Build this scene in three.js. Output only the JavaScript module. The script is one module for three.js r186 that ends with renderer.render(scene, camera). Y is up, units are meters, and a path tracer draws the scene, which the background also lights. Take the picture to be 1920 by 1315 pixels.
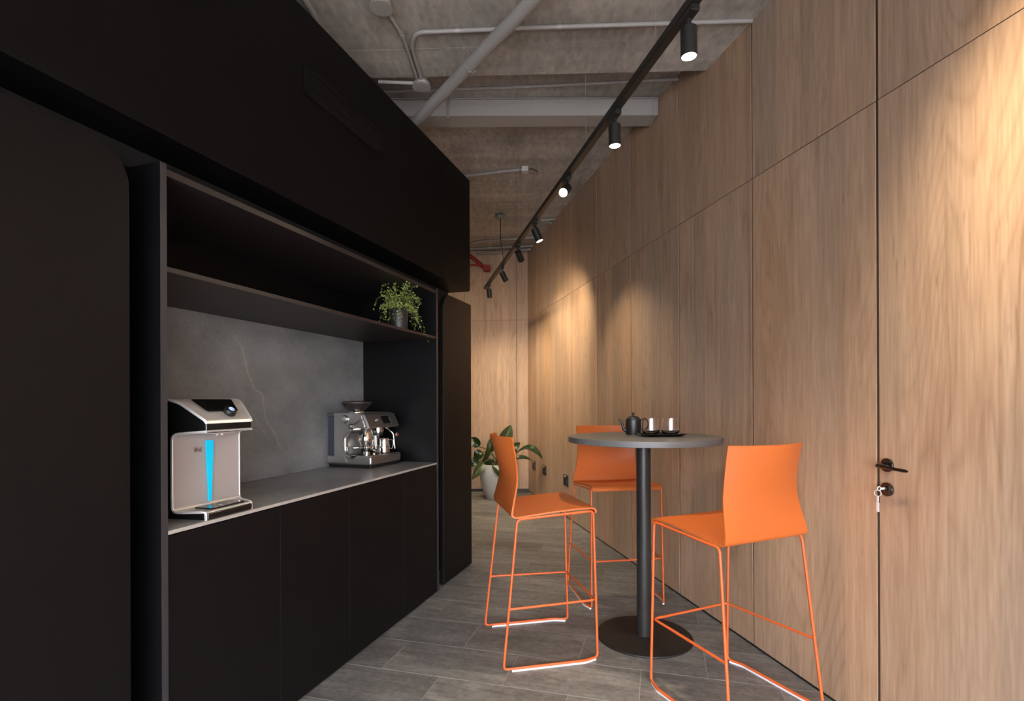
import * as THREE from 'three';
import { mergeGeometries } from 'three/addons/utils/BufferGeometryUtils.js';
import { RoundedBoxGeometry } from 'three/addons/geometries/RoundedBoxGeometry.js';

// ------------------------------------------------------------------ camera, sky, exposure
const scene = new THREE.Scene();
const W = 1920, HH = 1315, F = 1000, H = 1.28;
const camera = new THREE.PerspectiveCamera(2 * Math.atan(HH / 2 / F) * 180 / Math.PI, W / HH, 0.05, 80);
camera.position.set(0, H, 0);
camera.rotation.z = -0.004;
camera.setViewOffset(W, HH, 0, -94.5, W, HH);          // rising front of a shift lens
camera.updateProjectionMatrix();
const renderer = new THREE.WebGLRenderer();
renderer.toneMapping = THREE.LinearToneMapping;
renderer.toneMappingExposure = 1.04;
renderer.shadowMap.enabled = true;

const SKY = 24;                                           // overcast daylight outside the window
{
  const w = 64, h = 32, data = new Float32Array(w * h * 4);
  for (let y = 0; y < h; y++) for (let x = 0; x < w; x++) {
    const el = ((y + .5) / h - .5) * Math.PI, up = Math.max(0, Math.sin(el));
    const l = el > 0 ? (1 + 2 * up) / 3 * 1.6 : .34;
    data.set([l * .95, l * .985, l * 1.05, 1], (y * w + x) * 4);
  }
  const sky = new THREE.DataTexture(data, w, h, THREE.RGBAFormat, THREE.FloatType);
  sky.mapping = THREE.EquirectangularReflectionMapping; sky.magFilter = THREE.LinearFilter; sky.needsUpdate = true;
  scene.background = sky; scene.backgroundIntensity = SKY;
}
const LAMP = 12, WARM = new THREE.Color().setRGB(1, .83, .56);

// ------------------------------------------------------------------ small tools
let seed = 12345;
const rnd = () => { seed = (seed * 1664525 + 1013904223) >>> 0; return seed / 4294967296; };
const rr = (a, b) => a + (b - a) * rnd();
const V = (x, y, z) => new THREE.Vector3(x, y, z);
const lerp = (a, b, t) => a + (b - a) * t;
const clamp = (x, a = 0, b = 1) => Math.min(b, Math.max(a, x));
const sm = (a, b, x) => { const t = clamp((x - a) / (b - a)); return t * t * (3 - 2 * t); };
function hash(x, y, s) { let h = (x * 374761393 + y * 668265263 + s * 1274126177) | 0; h = Math.imul(h ^ (h >>> 13), 1274126177); h ^= h >>> 16; return (h >>> 0) / 4294967296; }
function vn(x, y, px, py, s) {                            // value noise, periodic
  const ix = Math.floor(x), iy = Math.floor(y), fx = x - ix, fy = y - iy, u = fx * fx * (3 - 2 * fx), v = fy * fy * (3 - 2 * fy);
  const m = (a, p) => ((a % p) + p) % p, x0 = m(ix, px), x1 = m(ix + 1, px), y0 = m(iy, py), y1 = m(iy + 1, py);
  return lerp(lerp(hash(x0, y0, s), hash(x1, y0, s), u), lerp(hash(x0, y1, s), hash(x1, y1, s), u), v);
}
function fbm(u, v, fx, fy, s, o = 3) { let a = .5, t = 0, n = 0; for (let i = 0; i < o; i++) { t += a * vn(u * fx, v * fy, fx, fy, s + i * 17); n += a; a *= .5; fx *= 2; fy *= 2; } return t / n; }
function makeTex(w, h, f, sizeX, sizeY, color = true) {
  const d = new Uint8Array(w * h * 4);
  for (let y = 0; y < h; y++) for (let x = 0; x < w; x++) {
    const c = f((x + .5) / w, (y + .5) / h), o = (y * w + x) * 4;
    d[o] = clamp(c[0]) * 255; d[o + 1] = clamp(c[1]) * 255; d[o + 2] = clamp(c[2]) * 255; d[o + 3] = 255;
  }
  const t = new THREE.DataTexture(d, w, h);
  if (color) t.colorSpace = THREE.SRGBColorSpace;
  t.wrapS = t.wrapT = THREE.RepeatWrapping; t.magFilter = THREE.LinearFilter; t.repeat.set(1 / sizeX, 1 / sizeY); t.needsUpdate = true;
  return t;
}
const std = (o) => new THREE.MeshStandardMaterial(o), phy = (o) => new THREE.MeshPhysicalMaterial(o);
const lin = (r, g, b) => new THREE.Color().setRGB(r, g, b);
const srgb = (r, g, b) => new THREE.Color().setRGB(r / 255, g / 255, b / 255, THREE.SRGBColorSpace);

// geometry
function prep(g) {
  g = g.index ? g.toNonIndexed() : g.clone();
  if (!g.attributes.normal) g.computeVertexNormals();
  if (!g.attributes.uv) g.setAttribute('uv', new THREE.BufferAttribute(new Float32Array(g.attributes.position.count * 2), 2));
  for (const k of Object.keys(g.attributes)) if (!['position', 'normal', 'uv'].includes(k)) g.deleteAttribute(k);
  g.clearGroups();
  return g;
}
function uvm(g0, ox = 0, oy = 0, turn = false) {          // uv in metres from the faces' own directions
  const g = prep(g0), p = g.attributes.position, n = g.attributes.normal, uv = g.attributes.uv;
  for (let i = 0; i < p.count; i++) {
    const ax = Math.abs(n.getX(i)), ay = Math.abs(n.getY(i)), az = Math.abs(n.getZ(i));
    let a, b;
    if (ay >= ax && ay >= az) { a = p.getX(i); b = p.getZ(i); } else if (ax >= az) { a = p.getZ(i); b = p.getY(i); } else { a = p.getX(i); b = p.getY(i); }
    if (turn) [a, b] = [b, a];
    uv.setXY(i, a + ox, b + oy);
  }
  return g;
}
const names = {};
const numbered = (n) => { const k = names[n] = (names[n] ?? -1) + 1; return k ? n + '_' + String(k).padStart(3, '0') : n; };
function mesh(name, geos, mat, parent) {
  geos = [].concat(geos);
  const g = geos.length === 1 ? geos[0] : mergeGeometries(geos.map(prep));
  const m = new THREE.Mesh(g, mat); m.castShadow = m.receiveShadow = true;
  m.name = parent ? name : numbered(name);
  (parent ?? scene).add(m);
  return m;
}
function tag(o, label, category, group) { o.userData.label = label; o.userData.category = category; if (group) o.userData.group = group; return o; }
function thing(name, label, category, pos, turn = 0, group) {
  const g = new THREE.Group(); g.name = numbered(name); g.position.set(...(pos.isVector3 ? pos.toArray() : pos)); g.rotation.y = turn;
  scene.add(g); return tag(g, label, category, group);
}
function struct(name, pos = [0, 0, 0], turn = 0) { const g = new THREE.Group(); g.name = numbered(name); g.position.set(...pos); g.rotation.y = turn; g.userData.kind = 'structure'; scene.add(g); return g; }
function copyOf(o, label) { const c = o.clone(); c.name = numbered(o.name.replace(/_\d{3}$/, '')); c.userData = { ...o.userData, label }; scene.add(c); return c; }
const box = (x0, x1, y0, y1, z0, z1, r = 0) => (r ? new RoundedBoxGeometry(x1 - x0, y1 - y0, z1 - z0, 2, r) : new THREE.BoxGeometry(x1 - x0, y1 - y0, z1 - z0)).translate((x0 + x1) / 2, (y0 + y1) / 2, (z0 + z1) / 2);
const cyl = (r, h, x = 0, y = 0, z = 0, seg = 32, r2 = r) => new THREE.CylinderGeometry(r2, r, h, seg).translate(x, y + h / 2, z);
const lathe = (pts, seg = 48) => new THREE.LatheGeometry(pts.map((p) => new THREE.Vector2(p[0], p[1])), seg);
function smoothProfile(pts, n = 60, closed = false) { return new THREE.SplineCurve(pts.map((p) => new THREE.Vector2(p[0], p[1]))).getPoints(n).map((p) => [Math.max(0, p.x), p.y]); }
function fillet(pts, R, n = 5, closed = false) {
  const out = [], N = pts.length;
  for (let i = 0; i < N; i++) {
    if (!closed && (i === 0 || i === N - 1)) { out.push(pts[i].clone()); continue; }
    const p = pts[i], a = pts[(i + N - 1) % N], b = pts[(i + 1) % N], da = a.clone().sub(p), db = b.clone().sub(p);
    const r = Math.min(R, da.length() * .45, db.length() * .45), A = p.clone().addScaledVector(da.normalize(), r), B = p.clone().addScaledVector(db.normalize(), r);
    for (let k = 0; k <= n; k++) { const t = k / n; out.push(A.clone().multiplyScalar((1 - t) ** 2).addScaledVector(p, 2 * t * (1 - t)).addScaledVector(B, t * t)); }
  }
  return out;
}
function sweep(pts, radius, seg = 8, closed = false, flat = 1) {   // a round bar along a line of points
  const N = pts.length, pos = [], idx = [], nor = [], uv = [];
  const tan = pts.map((p, i) => { const a = closed ? pts[(i + N - 1) % N] : pts[Math.max(0, i - 1)], b = closed ? pts[(i + 1) % N] : pts[Math.min(N - 1, i + 1)]; return b.clone().sub(a).normalize(); });
  let n = Math.abs(tan[0].y) < .9 ? V(0, 1, 0) : V(1, 0, 0);
  n.sub(tan[0].clone().multiplyScalar(n.dot(tan[0]))).normalize();
  let len = 0;
  const rings = closed ? N + 1 : N;
  for (let q = 0; q < rings; q++) {
    const i = q % N;
    n = n.clone().sub(tan[i].clone().multiplyScalar(n.dot(tan[i]))).normalize();
    const b = tan[i].clone().cross(n), r = typeof radius === 'function' ? radius(q / (rings - 1)) : radius;
    if (q) len += pts[i].distanceTo(pts[(q - 1) % N]);
    for (let k = 0; k <= seg; k++) {
      const a = k / seg * 2 * Math.PI, d = n.clone().multiplyScalar(Math.cos(a)).addScaledVector(b, Math.sin(a) * flat);
      const P = pts[i].clone().addScaledVector(d, r); pos.push(P.x, P.y, P.z); d.normalize(); nor.push(d.x, d.y, d.z); uv.push(k / seg, len);
    }
  }
  for (let q = 0; q < rings - 1; q++) for (let k = 0; k < seg; k++) { const a = q * (seg + 1) + k, b = a + seg + 1; idx.push(a, a + 1, b, b, a + 1, b + 1); }
  if (!closed) for (const [q, s] of [[0, -1], [rings - 1, 1]]) {
    const c = pos.length / 3, T = tan[q]; pos.push(...pts[q].toArray()); nor.push(T.x * s, T.y * s, T.z * s); uv.push(0, 0);
    for (let k = 0; k <= seg; k++) { const j = (q * (seg + 1) + k) * 3; pos.push(pos[j], pos[j + 1], pos[j + 2]); nor.push(T.x * s, T.y * s, T.z * s); uv.push(0, 0); }
    for (let k = 0; k < seg; k++) s > 0 ? idx.push(c, c + 1 + k, c + 2 + k) : idx.push(c, c + 2 + k, c + 1 + k);
  }
  const g = new THREE.BufferGeometry();
  g.setAttribute('position', new THREE.Float32BufferAttribute(pos, 3)); g.setAttribute('normal', new THREE.Float32BufferAttribute(nor, 3)); g.setAttribute('uv', new THREE.Float32BufferAttribute(uv, 2)); g.setIndex(idx);
  return g;
}
function prism(pts, depth, bevel = 0) {                   // outline in xy, thickness along z from 0
  const s = new THREE.Shape(pts.map((p) => new THREE.Vector2(p[0], p[1])));
  return new THREE.ExtrudeGeometry(s, { depth: depth - 2 * bevel, bevelEnabled: bevel > 0, bevelThickness: bevel, bevelSize: bevel, bevelOffset: -bevel, bevelSegments: 2, curveSegments: 12 }).translate(0, 0, bevel);
}
function sideways(g) { return g.rotateY(-Math.PI / 2); }  // outline given as (z, y); thickness runs along -x
function strip(pts, t, x0, x1) {                          // a bent sheet: line of (z, y), thickness t to the left of its run, from x0 to x1
  const left = pts.map((p, i) => { const a = pts[Math.max(0, i - 1)], b = pts[Math.min(pts.length - 1, i + 1)], dx = b[0] - a[0], dy = b[1] - a[1], l = Math.hypot(dx, dy); return [p[0] - dy / l * t, p[1] + dx / l * t]; });
  return sideways(prism([...pts, ...left.reverse()], x1 - x0)).translate(x1, 0, 0);
}
const fil2 = (pts, R, n = 6) => fillet(pts.map((p) => V(p[0], p[1], 0)), R, n).map((p) => [p.x, p.y]);

// frames of the two long sides: x runs along the side, z points into the room
const THC = Math.acos(.3005), CX = V(.3005, 0, -.95379), CZ = V(.95379, 0, .3005);
const PC = (s, y, z) => V(0, y, 0).addScaledVector(CX, s).addScaledVector(CZ, z);
const THR = -Math.acos(.2083), RX = V(.2083, 0, .97806), RZ = V(-.97806, 0, .2083), DR = 1.797;
const PR = (s, y, z) => V(0, y, 0).addScaledVector(RX, s).addScaledVector(RZ, z - DR);
const hp = (u, v, y) => { const d = (y - H) * F / (752 - v); return V((u - 960) / F * d, y, -d); };   // where a level height is met

// ------------------------------------------------------------------ materials
const woodTex = makeTex(1024, 2048, (u, v) => {
  const w1 = fbm(u, v, 4, 5, 5, 3) - .5, w2 = fbm(u, v, 14, 12, 9, 2) - .5, uu = u + w1 * .022 + w2 * .004;
  const bandF = 14, bi = Math.floor(((u % 1) + 1) % 1 * bandF), band = hash(bi, 3, 41) - .5, sh = hash(bi, 7, 2);
  const broad = fbm(uu, v, 9, 3, 21, 3) - .5, fine = fbm(u, v, 380, 40, 57, 2) - .5, mid = fbm(uu, v, 90, 7, 33, 2) - .5;
  const n = fbm(uu + sh * .4, v + sh, 6, 2, 77, 2), f1 = sm(.40, .66, fbm(u, v, 6, 3, 88, 2)), ring = Math.pow(.5 + .5 * Math.sin(n * 150 + w2 * 3), 5) * (.25 + .75 * f1);
  const vein = Math.pow(1 - Math.abs(2 * fbm(uu, v, 22, 3, 99, 3) - 1), 16) * sm(.42, .7, fbm(u, v, 8, 9, 123, 2));
  const dash = sm(.74, .9, fbm(u, v, 300, 46, 201, 2)) * sm(.35, .6, fbm(u, v, 12, 8, 211, 2));
  const t = band * .075 + broad * .13 + mid * .085 + fine * .15 - ring * .060 - vein * .13 - dash * .10;
  const warm = (fbm(u, v, 5, 3, 301, 2) - .5) * .05 + band * .02;
  return [.706 + t * .62 + warm, .578 + t * .61, .478 + t * .57 - warm * .8];
}, 2.2, 4.4);
const woodTone = (k) => std({ map: woodTex, color: lin(k, k, k), roughness: .5, bumpMap: woodTex, bumpScale: .0004 });
const woods = [1, .965, 1.03].map(woodTone);
const concreteTex = makeTex(1024, 1024, (u, v) => {
  const a = fbm(u, v, 5, 5, 3, 5) - .5, b = fbm(u, v, 3, 26, 13, 3) - .5, c = fbm(u, v, 140, 60, 23, 2) - .5, st = fbm(u, v, 40, 3, 63, 3) - .5;
  const pit = sm(.80, .9, fbm(u, v, 90, 90, 31, 2)), scr = Math.pow(1 - Math.abs(2 * fbm(u, v, 9, 5, 43, 4) - 1), 40);
  const f = ((v * 22) % 1), line = (f < .05 || f > .97) && fbm(u, v, 6, 9, 81, 2) > .52 && hash(Math.floor(v * 22 + .04), Math.floor(u * 7), 4) > .35 ? 1 : 0;
  const g = (u * 5) % 1, cross = (g < .006) ? .6 : 0;
  const t = a * .22 + b * .17 + c * .12 + st * .10 - pit * .06 + scr * .025 + line * .03 + cross * .04;
  return [.632 + t, .604 + t * .98, .572 + t * .95];
}, 3, 3);
const concrete = std({ map: concreteTex, roughness: .9, bumpMap: concreteTex, bumpScale: .006 });
const tileTex = makeTex(1024, 1024, (u, v) => {
  const a = fbm(u, v, 4, 10, 3, 4) - .5, b = fbm(u, v, 5, 60, 13, 3) - .5, c = fbm(u, v, 130, 160, 23, 2) - .5, d = fbm(u, v, 20, 200, 51, 2) - .5;
  const s = sm(.70, .84, fbm(u, v, 14, 40, 33, 3));
  const t = a * .20 + b * .15 + c * .12 + d * .10 + s * .07;
  return [.482 + t, .473 + t, .465 + t];
}, 2.4, 2.4);
const tiles = [1, .95, 1.05].map((k) => std({ map: tileTex, color: lin(k * .93, k * .93, k * .93), roughness: .48, bumpMap: tileTex, bumpScale: .0006 }));
const slateTex = makeTex(1024, 1024, (u, v) => {
  const a = fbm(u, v, 4, 5, 3, 5) - .5, c = fbm(u, v, 150, 150, 23, 2) - .5, b = fbm(u, v, 12, 20, 29, 3) - .5;
  const w = fbm(u, v, 5, 5, 91, 4) - .5, q = ((u * 2 + v) + w * .42) % 1, q2 = ((u * 3 + v * 2) + w * .5 + .37) % 1;
  const vein = Math.exp(-Math.abs(q - .5) * 160) * sm(.34, .58, fbm(u, v, 6, 6, 71, 2)), v2 = Math.exp(-Math.abs(q2 - .5) * 220) * sm(.38, .6, fbm(u, v, 5, 7, 75, 2));
  const t = a * .25 + b * .07 + c * .05;
  return [.508 + t + vein * .13 + v2 * .08, .516 + t + vein * .10 + v2 * .07, .520 + t + vein * .05 + v2 * .05];
}, 1.6, 1.6);
const slate = std({ map: slateTex, roughness: .5 });
const speck = makeTex(256, 256, (u, v) => { const t = .5 + (fbm(u, v, 90, 90, 3, 2) - .5) * .8; return [t, t, t]; }, .3, .3, false);
const black = phy({ color: lin(.0048, .0041, .0046), roughness: .48, specularIntensity: .4, bumpMap: speck, bumpScale: .0002 });
const blackBox = phy({ color: lin(.0045, .0038, .004), roughness: .55, specularIntensity: .25, bumpMap: speck, bumpScale: .0002 });
const blackDeep = phy({ color: lin(.0028, .0026, .0033), roughness: .45, specularIntensity: .45 });
const edgeGrey = std({ color: lin(.036, .034, .037), roughness: .4 });
const recess = std({ color: lin(.002, .002, .002), roughness: .9 });
const edgeBrown = std({ color: lin(.028, .021, .02), roughness: .45 });
const blackMetal = std({ color: lin(.012, .012, .012), roughness: .42 });
const blackGloss = phy({ color: lin(.004, .004, .004), roughness: .15, clearcoat: .6, clearcoatRoughness: .08 });
const blackPowder = std({ color: lin(.036, .034, .033), roughness: .36, metalness: .35 });
const discDark = std({ color: lin(.011, .009, .008), roughness: .55 });
const orange = std({ color: lin(.57, .132, .025), roughness: .45 });
const orangeMetal = std({ color: lin(.68, .125, .03), roughness: .35 });
const whitePlastic = std({ color: lin(.78, .76, .78), roughness: .5 });
const greyPaint = std({ color: lin(.31, .29, .272), roughness: .5 });
const galv = std({ color: lin(.36, .34, .32), roughness: .42, metalness: .35 });
const tableGrey = std({ color: lin(.13, .127, .13), roughness: .42, bumpMap: speck, bumpScale: .0002 });
const chrome = std({ color: lin(.86, .84, .82), roughness: .09, metalness: 1 });
const steel = std({ color: lin(.62, .60, .58), roughness: .34, metalness: 1 });
const steelDark = std({ color: lin(.30, .29, .29), roughness: .36, metalness: 1 });
const silver = std({ color: lin(.58, .53, .50), roughness: .36, metalness: .35 });
const champagne = std({ color: lin(.48, .445, .43), roughness: .42, metalness: .25 });
const keySteel = std({ color: lin(.72, .71, .70), roughness: .3, metalness: .25 });
const silverEdge = std({ color: lin(.80, .79, .80), roughness: .28, metalness: .6 });
const glass = phy({ color: lin(1, 1, 1), roughness: 0, transmission: 1, thickness: .003, ior: 1.5 });
const pane = phy({ color: lin(1, 1, 1), roughness: 0, transmission: 1, thickness: 0, ior: 1.5 });
const cyan = std({ color: lin(.0, .42, .62), roughness: .3, emissive: lin(.0, .30, .46), emissiveIntensity: .8 });
const lensOn = std({ color: lin(1, .9, .75), emissive: lin(1, .86, .66), emissiveIntensity: 14 });
const redPaint = std({ color: lin(.30, .012, .012), roughness: .5 });
const leafDark = phy({ color: lin(.012, .030, .008), roughness: .28, transmission: 0 });
const leafPale = std({ color: lin(.045, .065, .02), roughness: .35 });
const leafLime = std({ color: lin(.27, .34, .085), roughness: .55, side: THREE.DoubleSide });
const stemGreen = std({ color: lin(.06, .07, .02), roughness: .6 });
const potGrey = std({ color: lin(.48, .475, .48), roughness: .7, bumpMap: speck, bumpScale: .001 });
const soil = std({ color: lin(.02, .014, .01), roughness: 1 });

// ------------------------------------------------------------------ the setting
const SEAM = 2.426, SLAB = 3.41, SOFFIT = 3.24, BACK = 7.55, FRONT = -2.6;
{ // floor of 0.6 x 0.3 m tiles in half bond
  const fl = struct('floor');
  mesh('grout_bed', uvm(box(-3.5, 3.2, -.15, -.0007, -8, 3)), std({ color: lin(.33, .32, .31), roughness: .8 }), fl);
  const tdir = V(.9646, 0, .2639), ndir = V(.2639, 0, -.9646);               // along a row, across the rows
  const geo = [0, 1, 2, 3, 4, 5].map((k) => uvm(new RoundedBoxGeometry(.5965, .01, .2965, 1, .0012), k * .71, k * .43));
  const rest = [];
  for (let r = -14; r < 34; r++) for (let c = -10; c < 10; c++) {
    const t = -1.282 + .6 * c + (((r % 2) + 2) % 2 ? .3 : 0) + .3, n = 2.298 + .3015 * r + .15;
    const p = V(0, -.005, 0).addScaledVector(tdir, t).addScaledVector(ndir, n), d = -p.z, x = p.x;
    if (x < -3.3 || x > 2.9 || d > 7.8 || d < -2.8) continue;
    if (x > (DR + .35 - .2083 * d) / .978) continue;
    const xc = (-1.55 + .3005 * d) / .9538;
    const u = 960 + x / Math.max(d, .1) * F;
    const seen = d > 1.7 && u > 480 && u < 1960 && (x > xc - .35 || d > 4.0) && (d < 4.4 || u > 840);
    const k = Math.floor(rnd() * 6), rot = Math.atan2(-tdir.z, tdir.x) + (rnd() < .5 ? Math.PI : 0), mi = Math.floor(rnd() * 3);
    if (seen) { const m = mesh('tile', geo[k], tiles[mi], fl); m.position.copy(p); m.rotation.y = rot; m.name = 'tile'; } else rest.push(geo[k].clone().rotateY(rot).translate(p.x, p.y, p.z));
  }
  const m = mesh('tile_field', rest, tiles[0], fl); m.userData.kind = 'stuff';
}
{ // ceiling: concrete slab with a deep beam over the camera
  const c = struct('ceiling');
  mesh('slab', uvm(box(-3.5, 3.2, SLAB, SLAB + .2, -8, 3)), concrete, c);
  mesh('beam', uvm(box(-3.5, 3.2, SOFFIT, SLAB, -3.0, 3), .7, .3), concrete, c);
  const sm0 = hp(640, 95, SOFFIT), sm1 = hp(905, 88, SOFFIT); mesh('form_seam', sweep([sm0, sm1], .0025, 5), concrete, c);
  const b = c.children[1]; b.position.z = -.205; b.rotation.y = -.03;
}
const joint = (k) => -1.707 - .738 * k;
{ // right wall: wood panels on a dark backing
  const w = struct('wall_right', [0, 0, 0], THR), zf = -DR;
  mesh('backing', box(-7.7, 2.5, 0, SLAB, zf - .14, zf - .0035), std({ color: lin(.052, .033, .023), roughness: .8 }), w);
  const st = [];
  for (let k = 8; k >= -5; k--) st.push([k === 7 ? -7.36 : joint(k + 1), joint(k), k]);
  for (const [a0, b, k] of st) {
    if (k > 7) continue;
    const a = a0, g = .005, ox = rnd() * 2.2, oy = rnd() * 4;
    const ga = k === -1 ? .0065 : g, gb = k === 0 ? .0065 : g;
    if (k !== -1) mesh('panel', uvm(box(a + ga, b - gb, .012, SEAM - .002, zf - .0033, zf, .0008), ox, oy), woods[Math.floor(rnd() * 3)], w);
    mesh('panel', uvm(box(a + ga, b - gb, SEAM + .002, SLAB - .002, zf - .0033, zf, .0008), ox + .4, oy), woods[Math.floor(rnd() * 3)], w);
  }
}
{ // the flush door in the right wall
  const d = struct('door_1', PR(-1.7035, 0, -.0033).toArray(), THR);
  mesh('door_leaf', uvm(box(.003, .73, .012, SEAM - .002, 0, .0037, .0008), .37, .9), woods[0], d);
  const ax = Math.PI / 2, sub = (name, y, label) => { const g = new THREE.Group(); g.name = name; g.position.set(.0385, y, .0039); g.userData.label = label; d.add(g); return g; };
  const h = sub('door_handle', 1.033, 'black lever handle on a round rose');
  mesh('rose', lathe([[0, 0], [.026, 0], [.026, .006], [.024, .009], [0, .009]], 40).rotateX(ax), blackGloss, h);
  const lv = new THREE.CatmullRomCurve3([V(0, 0, .004), V(0, 0, .03), V(.006, .0005, .05), V(.028, 0, .058), V(.07, -.003, .057), V(.126, -.007, .050)]).getPoints(120);
  mesh('lever', sweep(lv, (q) => lerp(.0108, .0062, sm(.2, .9, q)) * Math.sqrt(clamp(1.0005 - Math.max(0, (q - .95) / .05) ** 2)), 16), blackGloss, h);
  const l = sub('door_lock', .942, 'round black lock escutcheon');
  mesh('rose', lathe([[0, 0], [.026, 0], [.026, .007], [.024, .010], [0, .010]], 40).rotateX(ax), blackGloss, l);
  mesh('lock_cylinder', [new THREE.CylinderGeometry(.0085, .0085, .006, 24).rotateX(ax).translate(0, .004, .0125)], blackGloss, l);
}
{ // baseboards: thin black recess strips
  const b = struct('baseboard_right', [0, 0, 0], THR);
  mesh('strip', box(-7.36, 2.4, 0, .011, -DR - .0033, -DR - .002), blackMetal, b);
  const c = struct('baseboard_back');
  mesh('strip', box(-3.3, .26, 0, .035, -BACK - .0, -BACK + .012), blackMetal, c);
}
{ // back wall
  const w = struct('wall_back');
  mesh('backing', box(-3.5, 1.0, 0, SLAB, -BACK - .2, -BACK - .0035), std({ color: lin(.052, .033, .023), roughness: .8 }), w);
  const xs = [-3.30, -2.892, -2.152, -1.412, -.672, .068, .232];
  for (let i = 0; i < xs.length - 1; i++) {
    const ox = rnd() * 2, oy = rnd() * 4;
    mesh('panel', uvm(box(xs[i] + .003, xs[i + 1] - .003, .037, SEAM - .0015, -BACK - .0033, -BACK, .0008), ox, oy), woods[i % 3], w);
    mesh('panel', uvm(box(xs[i] + .003, xs[i + 1] - .003, SEAM + .0015, SLAB - .002, -BACK - .0033, -BACK, .0008), ox, oy), woods[(i + 1) % 3], w);
  }
}
{ // the side behind the black block, and the wall with the window behind the camera
  const plaster = std({ color: lin(.30, .27, .25), roughness: .9 });
  mesh('wall_left', uvm(box(-3.5, -3.3, 0, SLAB, -8, 3)), plaster).userData.kind = 'structure';
  const f = struct('wall_front'), z0 = -FRONT, x0 = -2.35, x1 = 2.3, yb = .06, yt = 2.38;
  mesh('wall_piece', [box(-3.4, x0, 0, SLAB, z0, z0 + .2), box(x1, 3.2, 0, SLAB, z0, z0 + .2), box(x0, x1, 0, yb, z0, z0 + .2), box(x0, x1, yt, SLAB, z0, z0 + .2)], plaster, f);
  const w = struct('window_1', [0, 0, z0 + .08]);
  const n = 3, fw = .05, step = (x1 - x0) / n, bars = [box(x0, x1, yb, yb + fw, 0, .06), box(x0, x1, yt - fw, yt, 0, .06)];
  for (let i = 0; i <= n; i++) bars.push(box(x0 + i * step - fw / 2, x0 + i * step + fw / 2, yb, yt, 0, .06));
  mesh('window_frame', bars, blackMetal, w);
  for (let i = 0; i < n; i++) mesh('pane', box(x0 + i * step + fw / 2, x0 + (i + 1) * step - fw / 2, yb + fw, yt - fw, .028, .034), pane, w);
}
// ------------------------------------------------------------------ black built-in block on the left
const ZP = -1.559, ZU = -1.545;                           // faces of the panels and of the shelving unit
const sOf = (u, z) => { const k = (960 - u) / F, d = -z / (k * .95379 + .3005); return d * (.95379 - k * .3005); };
const S0 = sOf(302, ZU), S1 = sOf(821.5, ZU), SL = sOf(244.5, ZP), SR = sOf(831.5, ZP), SE = 3.872, PT = 2.033, BB = 2.13, BT = 3.0;
function cornered(a, b, y0, y1, ra, rb) {                 // upright board whose two top corners may be rounded
  const s = new THREE.Shape(); s.moveTo(a, y0); s.lineTo(b, y0); s.lineTo(b, y1 - rb);
  if (rb) s.absarc(b - rb, y1 - rb, rb, 0, Math.PI / 2, false); else s.lineTo(b, y1);
  s.lineTo(a + ra, y1); if (ra) s.absarc(a + ra, y1 - ra, ra, Math.PI / 2, Math.PI, false); s.lineTo(a, y0);
  return s;
}
{
  const w = struct('wall_left_block', [0, 0, 0], THC);
  mesh('core', [box(-3.1, S0 - .05, 0, BT, ZP - .75, ZP - .18), box(S1 + .05, SE - .02, 0, BT, ZP - .75, ZP - .18), box(S0 - .05, S1 + .05, 0, BT, ZP - .75, ZP - .62), box(S0 - .05, S1 + .05, 2.06, BT, ZP - .62, ZP - .18)], recess, w);
  const ext = (s, t) => new THREE.ExtrudeGeometry(s, { depth: t - .006, bevelEnabled: true, bevelThickness: .003, bevelSize: .003, bevelOffset: -.003, bevelSegments: 2, curveSegments: 24 });
  mesh('side_panel', uvm(ext(cornered(-3.1, SL, .01, PT, 0, .115), .03).translate(0, 0, ZP - .027)), black, w);
  mesh('side_panel', uvm(ext(cornered(SR, SE + .015, .01, PT, .115, 0), .03).translate(0, 0, ZP - .027)), black, w);
  const seam = sOf(830, ZP);
  mesh('upper_panel', uvm(box(-3.1, seam - .001, BB, BT, ZP - .7, ZP, .004)), blackBox, w);
  const s = new THREE.Shape(); s.moveTo(seam + .001, BT); s.lineTo(seam + .001, BB); s.lineTo(SE - .03, BB); s.quadraticCurveTo(SE, BB, SE, BB + .03); s.lineTo(SE, BT);
  mesh('upper_panel', uvm(new THREE.ExtrudeGeometry(s, { depth: .694, bevelEnabled: true, bevelThickness: .003, bevelSize: .003, bevelOffset: -.003, bevelSegments: 2 }).translate(0, 0, ZP - .697)), blackBox, w);
}
{ // ventilation grille in the upper panels
  const a = sOf(572.5, ZP), b = sOf(717.5, ZP), y0 = 2.626, y1 = 2.757, t = thing('air_vent', 'slotted black ventilation grille set in the black upper panels', 'vent', PC((a + b) / 2, y0, ZP), THC);
  const w = (b - a) / 2, h = y1 - y0;
  mesh('frame', [box(-w, w, 0, .024, -.0, .006, .002), box(-w, w, h - .016, h, 0, .006, .002), box(-w, -w + .02, 0, h, 0, .006, .002), box(w - .02, w, 0, h, 0, .006, .002)], black, t);
  mesh('backing', box(-w + .01, w - .01, .01, h - .01, .0003, .0012), recess, t);
  for (let i = 0; i < 7; i++) { const s = box(-w + .02, w - .02, -.003, .003, -.003, .003); s.rotateX(.5); s.translate(0, .033 + i * .0125, .0038); mesh('slat', s, black, t); }
}
const CT = .872, SI0 = S0 + .022, SI1 = S1 - .022, ZB = -2.105, DEPTH = ZU - ZB;
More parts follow.
